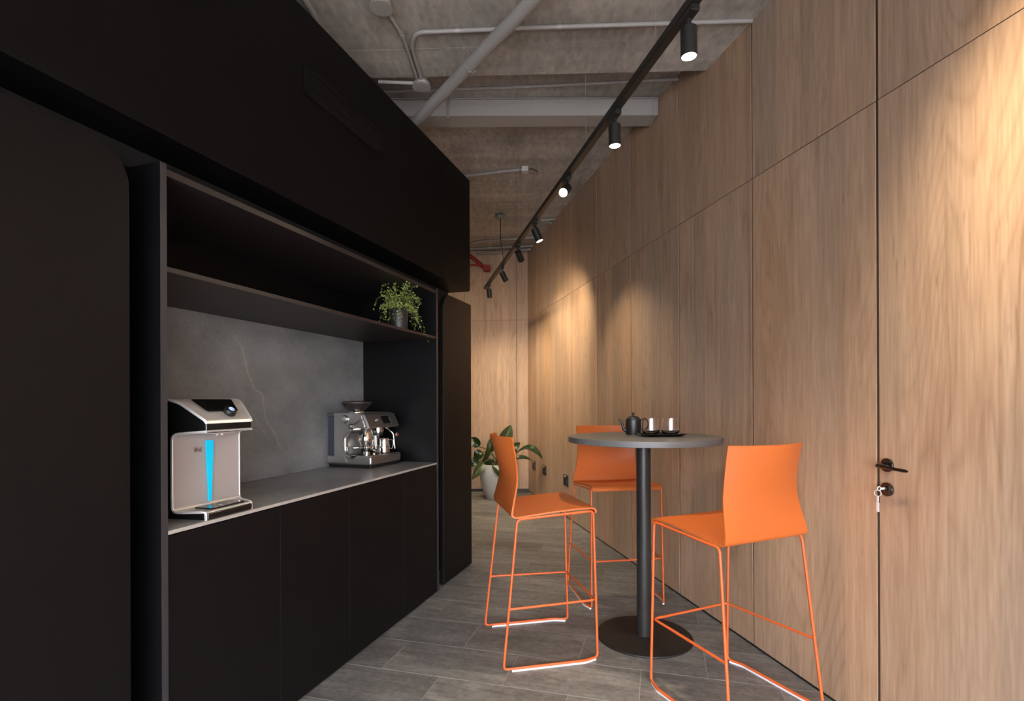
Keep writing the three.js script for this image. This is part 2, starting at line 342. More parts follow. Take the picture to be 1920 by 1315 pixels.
{ // tall black shelving unit: side panels, top, shelf, back
  const t = thing('shelving_unit', 'tall black open shelving unit framing the coffee counter and its grey stone splashback', 'shelving', PC(S0, 0, ZU), THC), w = S1 - S0;
  mesh('side_panel', uvm(box(0, .022, .012, PT, -DEPTH - .02, -.0008, .0012)), blackDeep, t);
  mesh('side_panel', uvm(box(w - .022, w, .012, PT, -DEPTH - .02, -.0008, .0012)), blackDeep, t);
  for (const x of [0, w - .022]) mesh('edge_band', box(x + .0004, x + .0216, .0125, PT - .0005, -.001, .0004), edgeGrey, t);
  mesh('top_board', [box(.0225, w - .0225, 1.998, 2.02, -DEPTH, -.004, .0012)], edgeBrown, t).userData.label = 'top board with a brownish edge';
  mesh('shelf', [box(.0225, w - .0225, 1.694, 1.711, -DEPTH, -.004, .0012)], edgeBrown, t).userData.label = 'shelf with a brownish edge';
  mesh('back_panel', uvm(box(.0225, w - .0225, 1.7115, 1.9975, -DEPTH - .015, -DEPTH)), black, t);
  for (const [fx, fz] of [[.011, -.05], [w - .011, -.05], [.011, -.5], [w - .011, -.5]]) mesh('foot', cyl(.012, .012, fx, 0, fz, 12), blackMetal, t);
}
{
  const w = SI1 - SI0;
  const b = mesh('splashback', uvm(box(.001, w - .001, CT + .0005, 1.6935, 0, .012), .2, .4), slate); b.position.copy(PC(SI0, 0, ZB - .012)); b.rotation.y = THC;
  tag(b, 'dark grey veined stone splashback behind the coffee counter', 'splashback');
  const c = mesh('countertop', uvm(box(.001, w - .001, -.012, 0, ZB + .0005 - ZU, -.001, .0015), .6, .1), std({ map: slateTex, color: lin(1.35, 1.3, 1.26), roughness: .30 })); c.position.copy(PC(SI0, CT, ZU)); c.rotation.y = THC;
  mesh('front_edge', box(.001, w - .001, -.0122, .0002, -.002, .0002, .0008), std({ color: lin(.42, .385, .35), roughness: .5 }), c).userData.label = 'pale raw stone edge';
  tag(c, 'thin grey stone countertop carrying both drink machines', 'countertop');
  const t = thing('base_cabinet', 'black handleless base cabinet with four flat doors under the grey countertop', 'cabinet', PC(SI0, 0, ZU), THC);
  mesh('carcass', box(.004, w - .004, .06, CT - .0125, -DEPTH + .002, -.03), recess, t);
  mesh('plinth', box(.004, w - .004, .0, .06, -.5, -.07), recess, t);
  const e = [SI0, sOf(525.5, ZU), sOf(655, ZU), sOf(757, ZU), SI1];
  for (let i = 0; i < 4; i++) mesh('door', uvm(box(e[i] - SI0 + .0012, e[i + 1] - SI0 - .0012, .012, CT - .0165, -.026, -.004, .0012)), black, t);
}

// ------------------------------------------------------------------ drink dispenser
{
  const sc = 1.537, z0 = ZU - .008, t = thing('water_dispenser', 'silver and black drinks dispenser with a cyan light strip on the counter', 'dispenser', PC(sc, CT, z0), THC);
  const hw = (z) => z > 0 ? .10 : z < -.11 ? .1473 : .10 - z * .43;
  const taper = (g0) => { const g = prep(g0), p = g.attributes.position; for (let i = 0; i < p.count; i++) p.setX(i, p.getX(i) * hw(p.getZ(i)) / .1); g.computeVertexNormals(); return g; };
  const zp = -.105;
  const up = fil2([[-.39, .418], [-.098, .418], [-.006, .345], [0, .334]], .034), dn = fil2([[-.002, .304], [zp, .296], [zp, .030], [-.004, .030], [-.004, .0]], .02);
  // sides and body: everything between the two sheets
  const body = [...up.map(([z, y]) => [z - .004, y - .004]), [-.006, .306], ...fil2([[-.006, .306], [zp - .006, .302], [zp - .006, .024], [-.010, .024], [-.010, 0]], .02).slice(1), [-.39, 0]];
  mesh('body', taper(sideways(prism(body, .196)).translate(.098, 0, 0)), blackGloss, t);
  mesh('top_cover', taper(strip(up.map(([z, y]) => [z, y]).reverse(), .006, -.1, .1)), silver, t);
  mesh('front_shell', taper(strip(dn.slice().reverse(), .006, -.1, .1)), champagne, t);
  const rim = (pts, off) => [-1, 1].map((s) => sweep(pts.map(([z, y]) => V(s * hw(z), y + off, z)), .003, 6));
  mesh('silver_rim', [...rim(up, .001), ...rim(dn, 0)], silverEdge, t);
  mesh('front_band', taper(box(-.0985, .0985, .308, .334, -.02, -.003, .003)), blackGloss, t);
  // control screen on the slope
  const sl = Math.atan2(.073, .092), onSlope = (g) => g.rotateX(sl).translate(0, .3915, -.0635);
  mesh('screen', onSlope(prism(fil2([[0, -.034], [.068, -.034], [.089, .036], [-.089, .036], [-.068, -.034], [0, -.034]], .008).slice(0, -1), .002, .0006).rotateX(-Math.PI / 2).translate(0, .0045, 0)), blackGloss, t);
  const knob = new THREE.Group(); knob.name = 'knob'; knob.position.set(.018, .3675, -.026); knob.rotation.x = sl; t.add(knob);
  mesh('knob_body', lathe([[0, 0], [.021, 0], [.022, .004], [.021, .016], [.018, .019], [0, .019]], 32), blackMetal, knob);
  const ring = std({ color: lin(.1, .12, .3), emissive: lin(.35, .45, 1), emissiveIntensity: 1.6 });
  mesh('light_icon', [new THREE.TorusGeometry(.0085, .0016, 6, 24).rotateX(Math.PI / 2).translate(0, .0195, 0), new THREE.TorusGeometry(.003, .001, 6, 16).rotateX(Math.PI / 2).translate(0, .0195, 0), box(-.0008, .0008, .019, .0202, -.009, -.003)], ring, knob);
  // glowing strip, spouts, warning print, drip grid
  mesh('light_strip', prism(fil2([[-.0175, .268], [.0175, .268], [.008, .048], [0, .042], [-.006, .048], [-.0175, .268]], .004).slice(0, -1), .003, .0008).translate(0, 0, zp + .0055), cyan, t);
  mesh('spout', [cyl(.006, .016, -.012, .288, -.052, 16), cyl(.006, .016, .012, .288, -.052, 16), box(-.045, .045, .2935, .299, -.085, -.03, .002)], silver, t);
  const cv = document.createElement('canvas'); cv.width = 128; cv.height = 64; const x = cv.getContext('2d');
  x.clearRect(0, 0, 128, 64); x.strokeStyle = '#5a3830'; x.fillStyle = '#7a4a3c'; x.lineWidth = 5;
  x.strokeRect(14, 22, 28, 30); x.beginPath(); x.arc(44, 34, 8, -1.5, 1.5); x.stroke(); x.beginPath(); x.moveTo(20, 16); x.lineTo(24, 6); x.moveTo(32, 16); x.lineTo(36, 6); x.stroke(); x.fillRect(20, 32, 16, 14);
  x.beginPath(); x.moveTo(66, 54); x.lineTo(84, 22); x.lineTo(102, 54); x.closePath(); x.stroke(); x.fillRect(81, 32, 6, 12); x.fillRect(81, 47, 6, 4);
  x.strokeStyle = '#a06050'; x.lineWidth = 3; x.beginPath(); x.arc(104, 16, 8, 0, 6.3); x.stroke(); x.beginPath(); x.moveTo(98, 22); x.lineTo(110, 10); x.stroke();
  const ct = new THREE.CanvasTexture(cv); ct.colorSpace = THREE.SRGBColorSpace;
  mesh('warning_print', new THREE.PlaneGeometry(.042, .021).translate(-.047, .238, zp + .0064), std({ map: ct, roughness: .45, transparent: true }), t);
  mesh('drip_grid', [box(-.075, .075, .031, .0368, -.085, -.012, .001)], blackGloss, t);
  mesh('drain', [new THREE.TorusGeometry(.018, .0016, 6, 24).rotateX(Math.PI / 2).translate(0, .037, -.045), new THREE.TorusGeometry(.010, .0016, 6, 24).rotateX(Math.PI / 2).translate(0, .037, -.045), ...[0, 1, 2].map((i) => box(-.02, .02, .0365, .0378, -.0462, -.0438).translate(0, 0, .045).rotateY(i * Math.PI / 3).translate(0, 0, -.045))], steelDark, t);
  mesh('front_lip', taper(box(-.0985, .0985, .001, .024, -.02, .002, .004)), blackGloss, t);
}
// ------------------------------------------------------------------ espresso machine and the jug on it
{
  const t = thing('espresso_machine', 'brushed steel espresso machine with bean hopper at the counter far end', 'coffee machine', PC(2.972, CT, -1.925), THC - .06);
  // x across (-.165 left .. .165), z out of the counter (-.165 back .. .165 front)
  mesh('base', [box(-.165, .165, .022, .075, -.165, .165, .012)], steel, t);
  mesh('bottom_plate', box(-.155, .155, .004, .024, -.155, .155, .008), blackMetal, t);
  for (const [a, b] of [[-1, -1], [1, -1], [-1, 1], [1, 1]]) mesh('foot', cyl(.018, .006, a * .12, 0, b * .125, 20), blackMetal, t);
  const bodyOut = fil2([[-.100, .05], [-.02, .05], [-.02, .05], [-.035, .085], [-.035, .215], [.02, .243], [.15, .243], [.105, .335], [-.100, .335]], .012);
  mesh('body', sideways(prism(bodyOut, .322, .005)).translate(.161, 0, 0), steel, t);
  const side = fil2([[-.104, .03], [.0, .03], [-.024, .06], [-.034, .12], [-.034, .19], [-.01, .236], [.06, .246], [.125, .246], [.088, .338], [-.104, .338]], .02);
  for (const s of [-1, 1]) mesh('side_plate', sideways(prism(side, .008, .002)).translate(s * .163 + .004, 0, 0), steel, t);
  const cav = fillet([V(0, .066, .075), V(0, .068, .005), V(0, .10, -.026), V(0, .2, -.028), V(0, .236, .015), V(0, .24, .07)], .03);
  for (const s of [-1, 1]) mesh('chrome_trim', sweep(cav.map((p, i) => p.clone().setX(s * (i === 0 || i === cav.length - 1 ? .138 : .160))), .0135, 12), chrome, t);
  const wt = mesh('water_tank', [box(-.150, .150, .055, .320, -.165, -.106, .008)], phy({ color: lin(.045, .055, .085), roughness: .12, clearcoat: .5 }), t); wt.userData.label = 'bluish water tank at the back';
  mesh('tank_lid', box(-.156, .156, .318, .337, -.165, -.103, .006), steelDark, t);
  // sloped front with screen, emblem
  const fx = Math.atan2(.045, .092), onF = (g) => g.rotateX(-fx).translate(0, .289, .1285);
  mesh('front_plate', onF(box(-.161, .161, -.045, .044, 0, .006, .003)), steel, t);
  mesh('screen', onF(box(-.005, .075, -.026, .026, .005, .0085, .002)), blackGloss, t);
  mesh('screen_frame', onF(box(.075, .080, -.026, .026, .005, .009, .001)), chrome, t);
  mesh('emblem', [onF(new THREE.TorusGeometry(.010, .0018, 8, 24).translate(-.062, 0, .007)), onF(box(-.0015, .0015, -.008, .008, .0055, .0075).rotateZ(-.6).translate(-.062, 0, 0))], chrome, t);
  { const cv = document.createElement('canvas'); cv.width = 128; cv.height = 32; const x = cv.getContext('2d'); x.clearRect(0, 0, 128, 32); x.fillStyle = '#e8e4de'; x.font = 'bold 24px sans-serif'; x.textAlign = 'center'; x.textBaseline = 'middle'; x.fillText('Breville', 64, 16); const c = new THREE.CanvasTexture(cv); c.colorSpace = THREE.SRGBColorSpace;
    mesh('lettering', onF(new THREE.PlaneGeometry(.05, .0125).translate(.122, .004, .0068)), std({ map: c, roughness: .35, metalness: .6, transparent: true }), t); }
  // hopper, dial, steam lever
  mesh('hopper_collar', lathe([[.058, .335], [.06, .337], [.058, .349], [.05, .351]], 40).translate(-.055, 0, -.02), chrome, t);
  const hop = mesh('bean_hopper', lathe([[0, .349], [.05, .349], [.054, .354], [.086, .385], [.091, .398], [.092, .404], [.088, .410], [.03, .414], [0, .414]], 48).translate(-.055, 0, -.02), phy({ color: lin(.035, .03, .025), roughness: .12, clearcoat: .6 }), t); hop.userData.label = 'dark translucent bean hopper with lid';
  mesh('hopper_rim', new THREE.TorusGeometry(.0905, .003, 8, 48).rotateX(Math.PI / 2).translate(-.055, .4, -.02), steelDark, t);
  const dial = lathe([[0, .016], [.018, .016], [.021, .012], [.021, 0], [.026, 0], [.026, -.003]].map(([a, b]) => [a, b]), 32).rotateZ(Math.PI / 2).translate(-.168, .3, -.022);
  mesh('grind_dial', dial, chrome, t);
  mesh('lever', [sweep([V(-.174, .258, .03), V(-.176, .272, .058), V(-.172, .292, .085), V(-.160, .302, .112)], .004, 8), new THREE.SphereGeometry(.016, 20, 14).translate(-.176, .258, .03)], steelDark, t);
  // group head, portafilter, grinder outlet, steam wand
  mesh('group_head', [cyl(.034, .028, .045, .218, .07, 32), cyl(.029, .014, .045, .206, .07, 32)], chrome, t);
  mesh('portafilter', [cyl(.031, .020, .045, .190, .07, 32), cyl(.012, .018, .045, .173, .07, 20)], blackMetal, t);
  mesh('grinder_outlet', lathe([[0, .112], [.022, .112], [.03, .125], [.046, .155], [.048, .18], [.04, .215], [.03, .243]], 32).translate(-.075, 0, .062), chrome, t);
  mesh('outlet_cup', lathe([[0, .09], [.026, .09], [.03, .113], [.02, .116]], 32).translate(-.075, 0, .062), blackMetal, t);
  mesh('cradle', [new THREE.TorusGeometry(.04, .006, 10, 32, Math.PI * 1.5).rotateX(Math.PI / 2).translate(-.075, .122, .062), box(-.12, -.03, .115, .128, -.03, .03, .004)], chrome, t);
  mesh('steam_wand', sweep(fillet([V(.125, .24, .08), V(.125, .215, .105), V(.133, .2, .125), V(.138, .10, .135)], .02), .0045, 10), chrome, t);
  mesh('wand_knob', [new THREE.TorusGeometry(.012, .004, 8, 24).translate(.152, .19, .142)], chrome, t);
  const rk = mesh('wand_button', new THREE.SphereGeometry(.0095, 16, 12).scale(1, 1, .6).translate(.152, .19, .143), std({ color: lin(.4, .01, .01), roughness: .3 }), t); rk.userData.label = 'red knob end';
  mesh('drip_grate', [box(-.15, .15, .074, .079, -.02, .152, .002)], chrome, t);
  for (let i = 0; i < 9; i++) mesh('slot', box(-.135 + i * .03, -.12 + i * .03, .0785, .0796, -.005, .14), blackMetal, t);
  mesh('tamper', [cyl(.02, .022, -.118, .079, .10, 24), lathe([[0, .101], [.008, .101], [.009, .112], [.016, .124], [.012, .136], [0, .138]], 24).translate(-.118, 0, .10)], chrome, t);
  mesh('filter_basket', [lathe([[0, .08], [.022, .08], [.027, .106], [.030, .107], [.029, .11], [.025, .108]], 28).translate(-.06, 0, .115)], chrome, t);
  t.updateMatrixWorld(true);
  const jp = V(.055, .0797, .108).applyMatrix4(t.matrixWorld);
  const j = thing('milk_jug', 'small polished steel milk jug under the coffee machine group head', 'jug', jp, THC - 1.35);
  mesh('body', lathe([[0, .001], [.034, .001], [.036, .004], [.036, .03], [.031, .07], [.031, .086], [.034, .092], [.0325, .092], [.0295, .086], [.0295, .07], [.0345, .03], [.0345, .006], [0, .006]], 40), chrome, j);
  mesh('handle', sweep(fillet([V(.031, .082, 0), V(.062, .084, 0), V(.062, .05, 0), V(.05, .024, 0), V(.036, .03, 0)], .014), .0034, 8), chrome, j);
}
// ------------------------------------------------------------------ trailing plant on the shelf
{
  const s = sOf(749, ZU - .085), t = thing('trailing_plant', 'small trailing plant with round pale leaves in a dark pot on the shelf', 'plant', PC(s, 1.7112, ZU - .085), THC);
  mesh('pot', lathe([[0, 0], [.046, 0], [.048, .003], [.055, .115], [.055, .12], [.051, .12], [.05, .105], [0, .105]], 40), std({ color: lin(.03, .028, .032), roughness: .4 }), t);
  const stems = [], leaves = [], disc = new THREE.CircleGeometry(1, 7);
  const addLeaf = (p, r) => { const g = disc.clone().scale(r, r * rr(.75, 1), 1); g.rotateX(rr(-1.3, .3)); g.rotateY(rr(-.9, .9)); g.rotateZ(rr(-1, 1)); g.translate(p.x, p.y, p.z); leaves.push(g); };
  for (let i = 0; i < 84; i++) {
    const a = i % 3 ? rr(0, Math.PI * 2) : -rr(3.4, 5.9), out = rr(.09, .23), up = rr(.04, .19), fall = rnd() < .45 ? rr(.10, .26) : rr(-.06, .06), st = V(Math.cos(a) * .02, .11, Math.sin(a) * .02);
    let e = V(Math.cos(a) * out * 1.1, .12 + up * .6 - fall, Math.sin(a) * out * .62 + .012);
    e.x = clamp(e.x, -.21, .16); e.z = Math.max(e.z, -.11); if (e.y < .01 && e.z < .095) e.y = rr(.015, .06);
    if (e.y < .02) e.y = Math.max(e.y, -.06);
    const m = V(Math.cos(a) * out * .65, .13 + up, Math.sin(a) * out * .5), c = new THREE.QuadraticBezierCurve3(st, m, e), n = 12;
    stems.push(sweep(c.getPoints(8), .0008, 4));
    for (let k = 3; k <= n; k++) for (let q = 0; q < 2; q++) { const p = c.getPoint(k / n); p.x += rr(-.012, .012); p.y += rr(-.012, .012); p.z += rr(-.01, .01); addLeaf(p, rr(.0034, .006)); }
  }
  for (let i = 0; i < 420; i++) { const a = rr(0, 6.283), r = Math.sqrt(rnd()) * .13, p = V(Math.cos(a) * r * 1.2, .125 + rr(0, .07) * (1 - r / .15), Math.sin(a) * r * .75); addLeaf(p, rr(.0038, .0065)); }
  mesh('stems', stems, stemGreen, t).userData.kind = 'stuff';
  mesh('foliage', leaves, leafLime, t).userData.kind = 'stuff';
}

// ------------------------------------------------------------------ bar table and what stands on it
const TX = .711, TD = 2.89, TT = 1.086;
{
  const t = thing('bar_table', 'round dark grey bar table on one black column and flat disc foot', 'table', [TX, 0, -TD]);
  mesh('tabletop', lathe([[0, TT - .03], [.402, TT - .03], [.404, TT - .028], [.404, TT - .0015], [.4025, TT], [0, TT]], 96), tableGrey, t);
  mesh('column', [cyl(.0385, TT - .044, 0, .012, 0, 40), cyl(.06, .006, 0, TT - .0365, 0, 40)], blackPowder, t);
  mesh('base_disc', lathe([[0, 0], [.252, 0], [.254, .002], [.254, .008], [.250, .0115], [.05, .0125], [0, .0125]], 96), discDark, t);
  mesh('mounting_plate', box(-.12, .12, TT - .036, TT - .0302, -.12, .12, .002), blackMetal, t);
}
{
  const p = [.686, TT + .0003, -3.02], t = thing('teapot', 'matt black teapot standing at the back of the round table', 'teapot', p, -.1);
  const clay = std({ color: lin(.016, .016, .017), roughness: .36 });
  mesh('body', lathe(smoothProfile([[0, 0], [.036, 0], [.0405, .003], [.0435, .04], [.0435, .075], [.041, .088], [.034, .092]], 40), 48), clay, t);
  const lid = mesh('lid', lathe(smoothProfile([[.0355, .0905], [.034, .096], [.022, .104], [.006, .107], [0, .107]], 24), 40), clay, t);
  mesh('knob', [cyl(.004, .008, 0, .105, 0, 16), new THREE.SphereGeometry(.0085, 20, 14).translate(0, .118, 0)], clay, lid);
  const sp = new THREE.CatmullRomCurve3([V(-.034, .018, 0), V(-.052, .03, 0), V(-.060, .055, 0), V(-.068, .075, 0), V(-.082, .088, 0)]).getPoints(24);
  mesh('spout', sweep(sp, (q) => lerp(.013, .0052, Math.sqrt(q)), 14), clay, t);
  const hd = []; for (let i = 0; i <= 20; i++) { const a = lerp(-2.2, 2.2, i / 20); hd.push(V(.058 + Math.cos(a) * .024, .058 + Math.sin(a) * .03, 0)); }
  mesh('handle', sweep(hd, .0045, 10), clay, t);
}
{
  const y = TT + .0003, tr = mesh('tray', box(-.1, .1, 0, .004, -.05, .05), blackGloss);
  tr.geometry = mergeGeometries([prep(prism([[-.085, -.045], [.085, -.045], [.085, .045], [-.085, .045]], .004, .001).rotateX(-Math.PI / 2))]);
  const rimPts = (w, d, h) => [V(-w, h, -d), V(w, h, -d), V(w, h, d), V(-w, h, d)];
  const A = rimPts(.085, .048, .002), B = rimPts(.115, .068, .016), tri = [];
  for (let i = 0; i < 4; i++) { const j = (i + 1) % 4, q = [A[i], A[j], B[j], B[i]]; tri.push(q[0], q[2], q[1], q[0], q[3], q[2]); const dn = q.map((p) => p.clone().add(V(0, -.003, 0))); tri.push(dn[0], dn[1], dn[2], dn[0], dn[2], dn[3], B[i], dn[3], B[j], B[j], dn[3], dn[2]); }
  const sg = new THREE.BufferGeometry().setFromPoints(tri); sg.translate(0, .001, 0); sg.computeVertexNormals();
  tr.geometry = mergeGeometries([tr.geometry, prep(sg)]);
  tr.position.set(.80, y, -2.865); tr.rotation.y = .12;
  tag(tr, 'small black rectangular tray holding two clear glasses', 'tray');
  const prof = [[0, 0], [.026, 0], [.031, .003], [.047, .022], [.0485, .03], [.042, .094], [.0412, .0945], [.0404, .094], [.0468, .031], [.0455, .024], [.03, .008], [0, .0065]];
  const g1 = mesh('drinking_glass', lathe(prof, 48), glass); g1.position.set(.747, y + .0045, -2.875);
  tag(g1, 'clear tumbler on the black tray next to the teapot', 'glass', 'tumblers on the black tray');
  const g2 = copyOf(g1, 'clear tumbler on the black tray, the one farther from the teapot'); g2.position.set(.850, y + .0045, -2.865);
}
// ------------------------------------------------------------------ bar stools
function makeStool() {
  const t = thing('bar_stool', 'orange bar stool left of the table, its curved back towards the black cabinet', 'bar stool', [0, 0, 0], 0, 'orange bar stools round the table');
  const R = .0062, y0 = .0145, fy = .292;
  for (const s of [-1, 1]) {
    const rb = V(s * .256, y0, -.24), rt = V(s * .230, .711, -.165), kb = V(s * .257, y0, .165), fb = V(s * .232, y0, .24), ft = V(s * .226, .734, .222);
    mesh('side_frame', sweep(fillet([rb, kb, fb, ft, rt], .022, 6, true), R, 8, true), orangeMetal, t);
    const gl = fillet([V(s * .256, .0048, -.2), V(s * .257, .0048, .165), V(s * .236, .0048, .228)], .012);
    mesh('glide', sweep(gl, .0062, 8), whitePlastic, t).userData.label = 'white plastic glide under the runner';
  }
  const q = (fy - .0145) / (.722 - .0145), zr = lerp(-.24, -.17, q), xr = lerp(.256, .232, q), xf = .222;
  mesh('footrest', sweep(fillet([V(-xr, fy, zr), V(-xf, fy, .232), V(xf, fy, .232), V(xr, fy, zr)], .024), R * .95, 8), orangeMetal, t);
  // one moulded sheet: seat turning up into the back
  const prof = new THREE.CatmullRomCurve3([V(.238, .722, 0), V(.241, .734, 0), V(.229, .748, 0), V(.19, .752, 0), V(.05, .745, 0), V(-.08, .733, 0), V(-.155, .725, 0), V(-.176, .7255, 0), V(-.1835, .730, 0), V(-.1845, .742, 0), V(-.172, .80, 0), V(-.157, .87, 0), V(-.154, .92, 0), V(-.164, 1.02, 0), V(-.181, 1.105, 0)], false, 'centripetal').getPoints(64);
  const half = (i) => { const y = prof[i].y, x = prof[i].x; if (x > -.15) return lerp(.226, .230, (.24 - x) / .40); const h = clamp((y - .73) / .375); return .230 - .034 * Math.sin(Math.min(1, h * 1.25) * Math.PI / 2) + .008 * h * h; };
  const NU = 20, grid = prof.map((p, i) => {
    const y = p.y, row = [], w = half(i);
    for (let k = 0; k <= NU; k++) {
      const a = k / NU * 2 - 1, back = p.x < -.15 && y > .735 ? sm(.735, 1.1, y) * .055 + .006 * sm(.735, .77, y) : 0, dish = p.x > -.19 && y < .76 ? .010 * (1 - a * a) * sm(.24, .1, p.x) * sm(-.19, -.1, p.x) : 0;
      row.push(V(a * w, y - dish, p.x - back * (1 - a * a)));
    }
    return row;
  });
  const N = prof.length, th = .0085, pos = [], idx = [];
  const nrm = grid.map((row, i) => row.map((p, k) => { const du = grid[i][Math.min(NU, k + 1)].clone().sub(grid[i][Math.max(0, k - 1)]), dv = grid[Math.min(N - 1, i + 1)][k].clone().sub(grid[Math.max(0, i - 1)][k]); return du.cross(dv).normalize(); }));
  for (const side of [0, 1]) for (let i = 0; i < N; i++) for (let k = 0; k <= NU; k++) { const p = grid[i][k].clone().addScaledVector(nrm[i][k], side ? -th : 0); pos.push(p.x, p.y, p.z); }
  const at = (s, i, k) => s * N * (NU + 1) + i * (NU + 1) + k;
  const idx2 = [];
  for (let i = 0; i < N - 1; i++) for (let k = 0; k < NU; k++) { idx.push(at(0, i, k), at(0, i, k + 1), at(0, i + 1, k), at(0, i, k + 1), at(0, i + 1, k + 1), at(0, i + 1, k)); idx.push(at(1, i, k), at(1, i + 1, k), at(1, i, k + 1), at(1, i, k + 1), at(1, i + 1, k), at(1, i + 1, k + 1)); }
  const quad = (a, b, c, d) => idx2.push(a, b, c, a, c, d);
  for (let i = 0; i < N - 1; i++) { quad(at(0, i, 0), at(0, i + 1, 0), at(1, i + 1, 0), at(1, i, 0)); quad(at(0, i, NU), at(1, i, NU), at(1, i + 1, NU), at(0, i + 1, NU)); }
  for (let k = 0; k < NU; k++) { quad(at(0, 0, k), at(1, 0, k), at(1, 0, k + 1), at(0, 0, k + 1)); quad(at(0, N - 1, k), at(0, N - 1, k + 1), at(1, N - 1, k + 1), at(1, N - 1, k)); }
  const mk = (ix) => { const g = new THREE.BufferGeometry(); g.setAttribute('position', new THREE.Float32BufferAttribute(pos, 3)); g.setIndex(ix); g.computeVertexNormals(); return g; };
  const face = mk(idx), rimG = prep(mk(idx2).toNonIndexed()); rimG.computeVertexNormals();
  // seat and back are one moulding: split at the bend only by name
  const cut = (lo, hi) => { const f = prep(face), p = f.attributes.position, n = f.attributes.normal, P = [], Q = []; const put = (src, sn) => { for (let i = 0; i < src.count; i += 3) { let m = 0; for (let k = 0; k < 3; k++) m += (src.getZ(i + k) < -.14 && src.getY(i + k) > .738 ? 1 : 0); const b = m >= 2; if (b === hi) for (let k = 0; k < 3; k++) { P.push(src.getX(i + k), src.getY(i + k), src.getZ(i + k)); Q.push(sn.getX(i + k), sn.getY(i + k), sn.getZ(i + k)); } } }; put(p, n); put(rimG.attributes.position, rimG.attributes.normal); const g = new THREE.BufferGeometry(); g.setAttribute('position', new THREE.Float32BufferAttribute(P, 3)); g.setAttribute('normal', new THREE.Float32BufferAttribute(Q, 3)); return prep(g); };
  mesh('seat', cut(0, false), orange, t);
  mesh('backrest', cut(0, true), orange, t);
  return t;
}
const stool = makeStool();
const place = (o, x, d, fx, fd) => { o.position.set(x, 0, -d); o.rotation.set(0, Math.atan2(fx, -fd), 0); };
place(stool, .1335, 2.81, .9757, .219);
place(copyOf(stool, 'orange bar stool beside the wood door, seen from behind'), .935, 2.292, -.415, .91);
place(copyOf(stool, 'orange bar stool behind the round table, facing out past the column'), .675, 3.528, .151, -.989);

// ------------------------------------------------------------------ door furniture and sockets
{
  const k = thing('door_key', 'silver key with a second key hanging on a ring in the door lock', 'key', PR(-1.665, .946, .0165), THR);
  mesh('key_blade', [box(-.001, .001, -.004, .004, -.004, .016, .0005)], keySteel, k);
  mesh('key_bow', [new THREE.TorusGeometry(.0075, .0018, 8, 24).rotateY(Math.PI / 2).translate(0, 0, .0235)], keySteel, k);
  mesh('key_ring', [new THREE.TorusGeometry(.0115, .0012, 8, 32).rotateY(.35).translate(0, -.0165, .030)], keySteel, k);
  mesh('hanging_key', [box(-.0045, .0045, -.049, -.026, .029, .0312, .001), box(-.006, .006, -.086, -.051, .029, .0312, .001), box(-.002, .002, -.053, -.047, .0292, .031)], keySteel, k);
}
{
  const mk = (s, label) => { const t = thing('wall_socket', label, 'socket', PR(s, .345, .0003), THR, 'black sockets low on the wood wall'); return t; };
  const sAt = (u) => { const d = DR / (.97806 * (u - 747) / F); return .2083 * (u - 960) / F * d - .97806 * d; };
  const t = mk(sAt(1061), 'black double socket low on the wood wall nearest the table');
  mesh('plate', box(-.078, .078, 0, .122, 0, .009, .004), blackMetal, t);
  mesh('sticker', box(-.04, .018, .098, .112, .0088, .0096), whitePlastic, t).userData.label = 'white sticker';
  mesh('outlet', [box(-.046, -.042, .056, .072, .0085, .0098), box(-.026, -.022, .056, .072, .0085, .0098), box(-.037, -.031, .03, .046, .0085, .0098)], recess, t);
  mesh('indicator', box(.052, .060, .05, .06, .0088, .0098), whitePlastic, t);
  const b = copyOf(t, 'black double socket on the wood wall, middle one of the three'); b.position.copy(PR(sAt(1021), .345, .0003));
  const c = copyOf(t, 'black double socket on the wood wall nearest the far corner'); c.position.copy(PR(sAt(1001), .345, .0003));
}
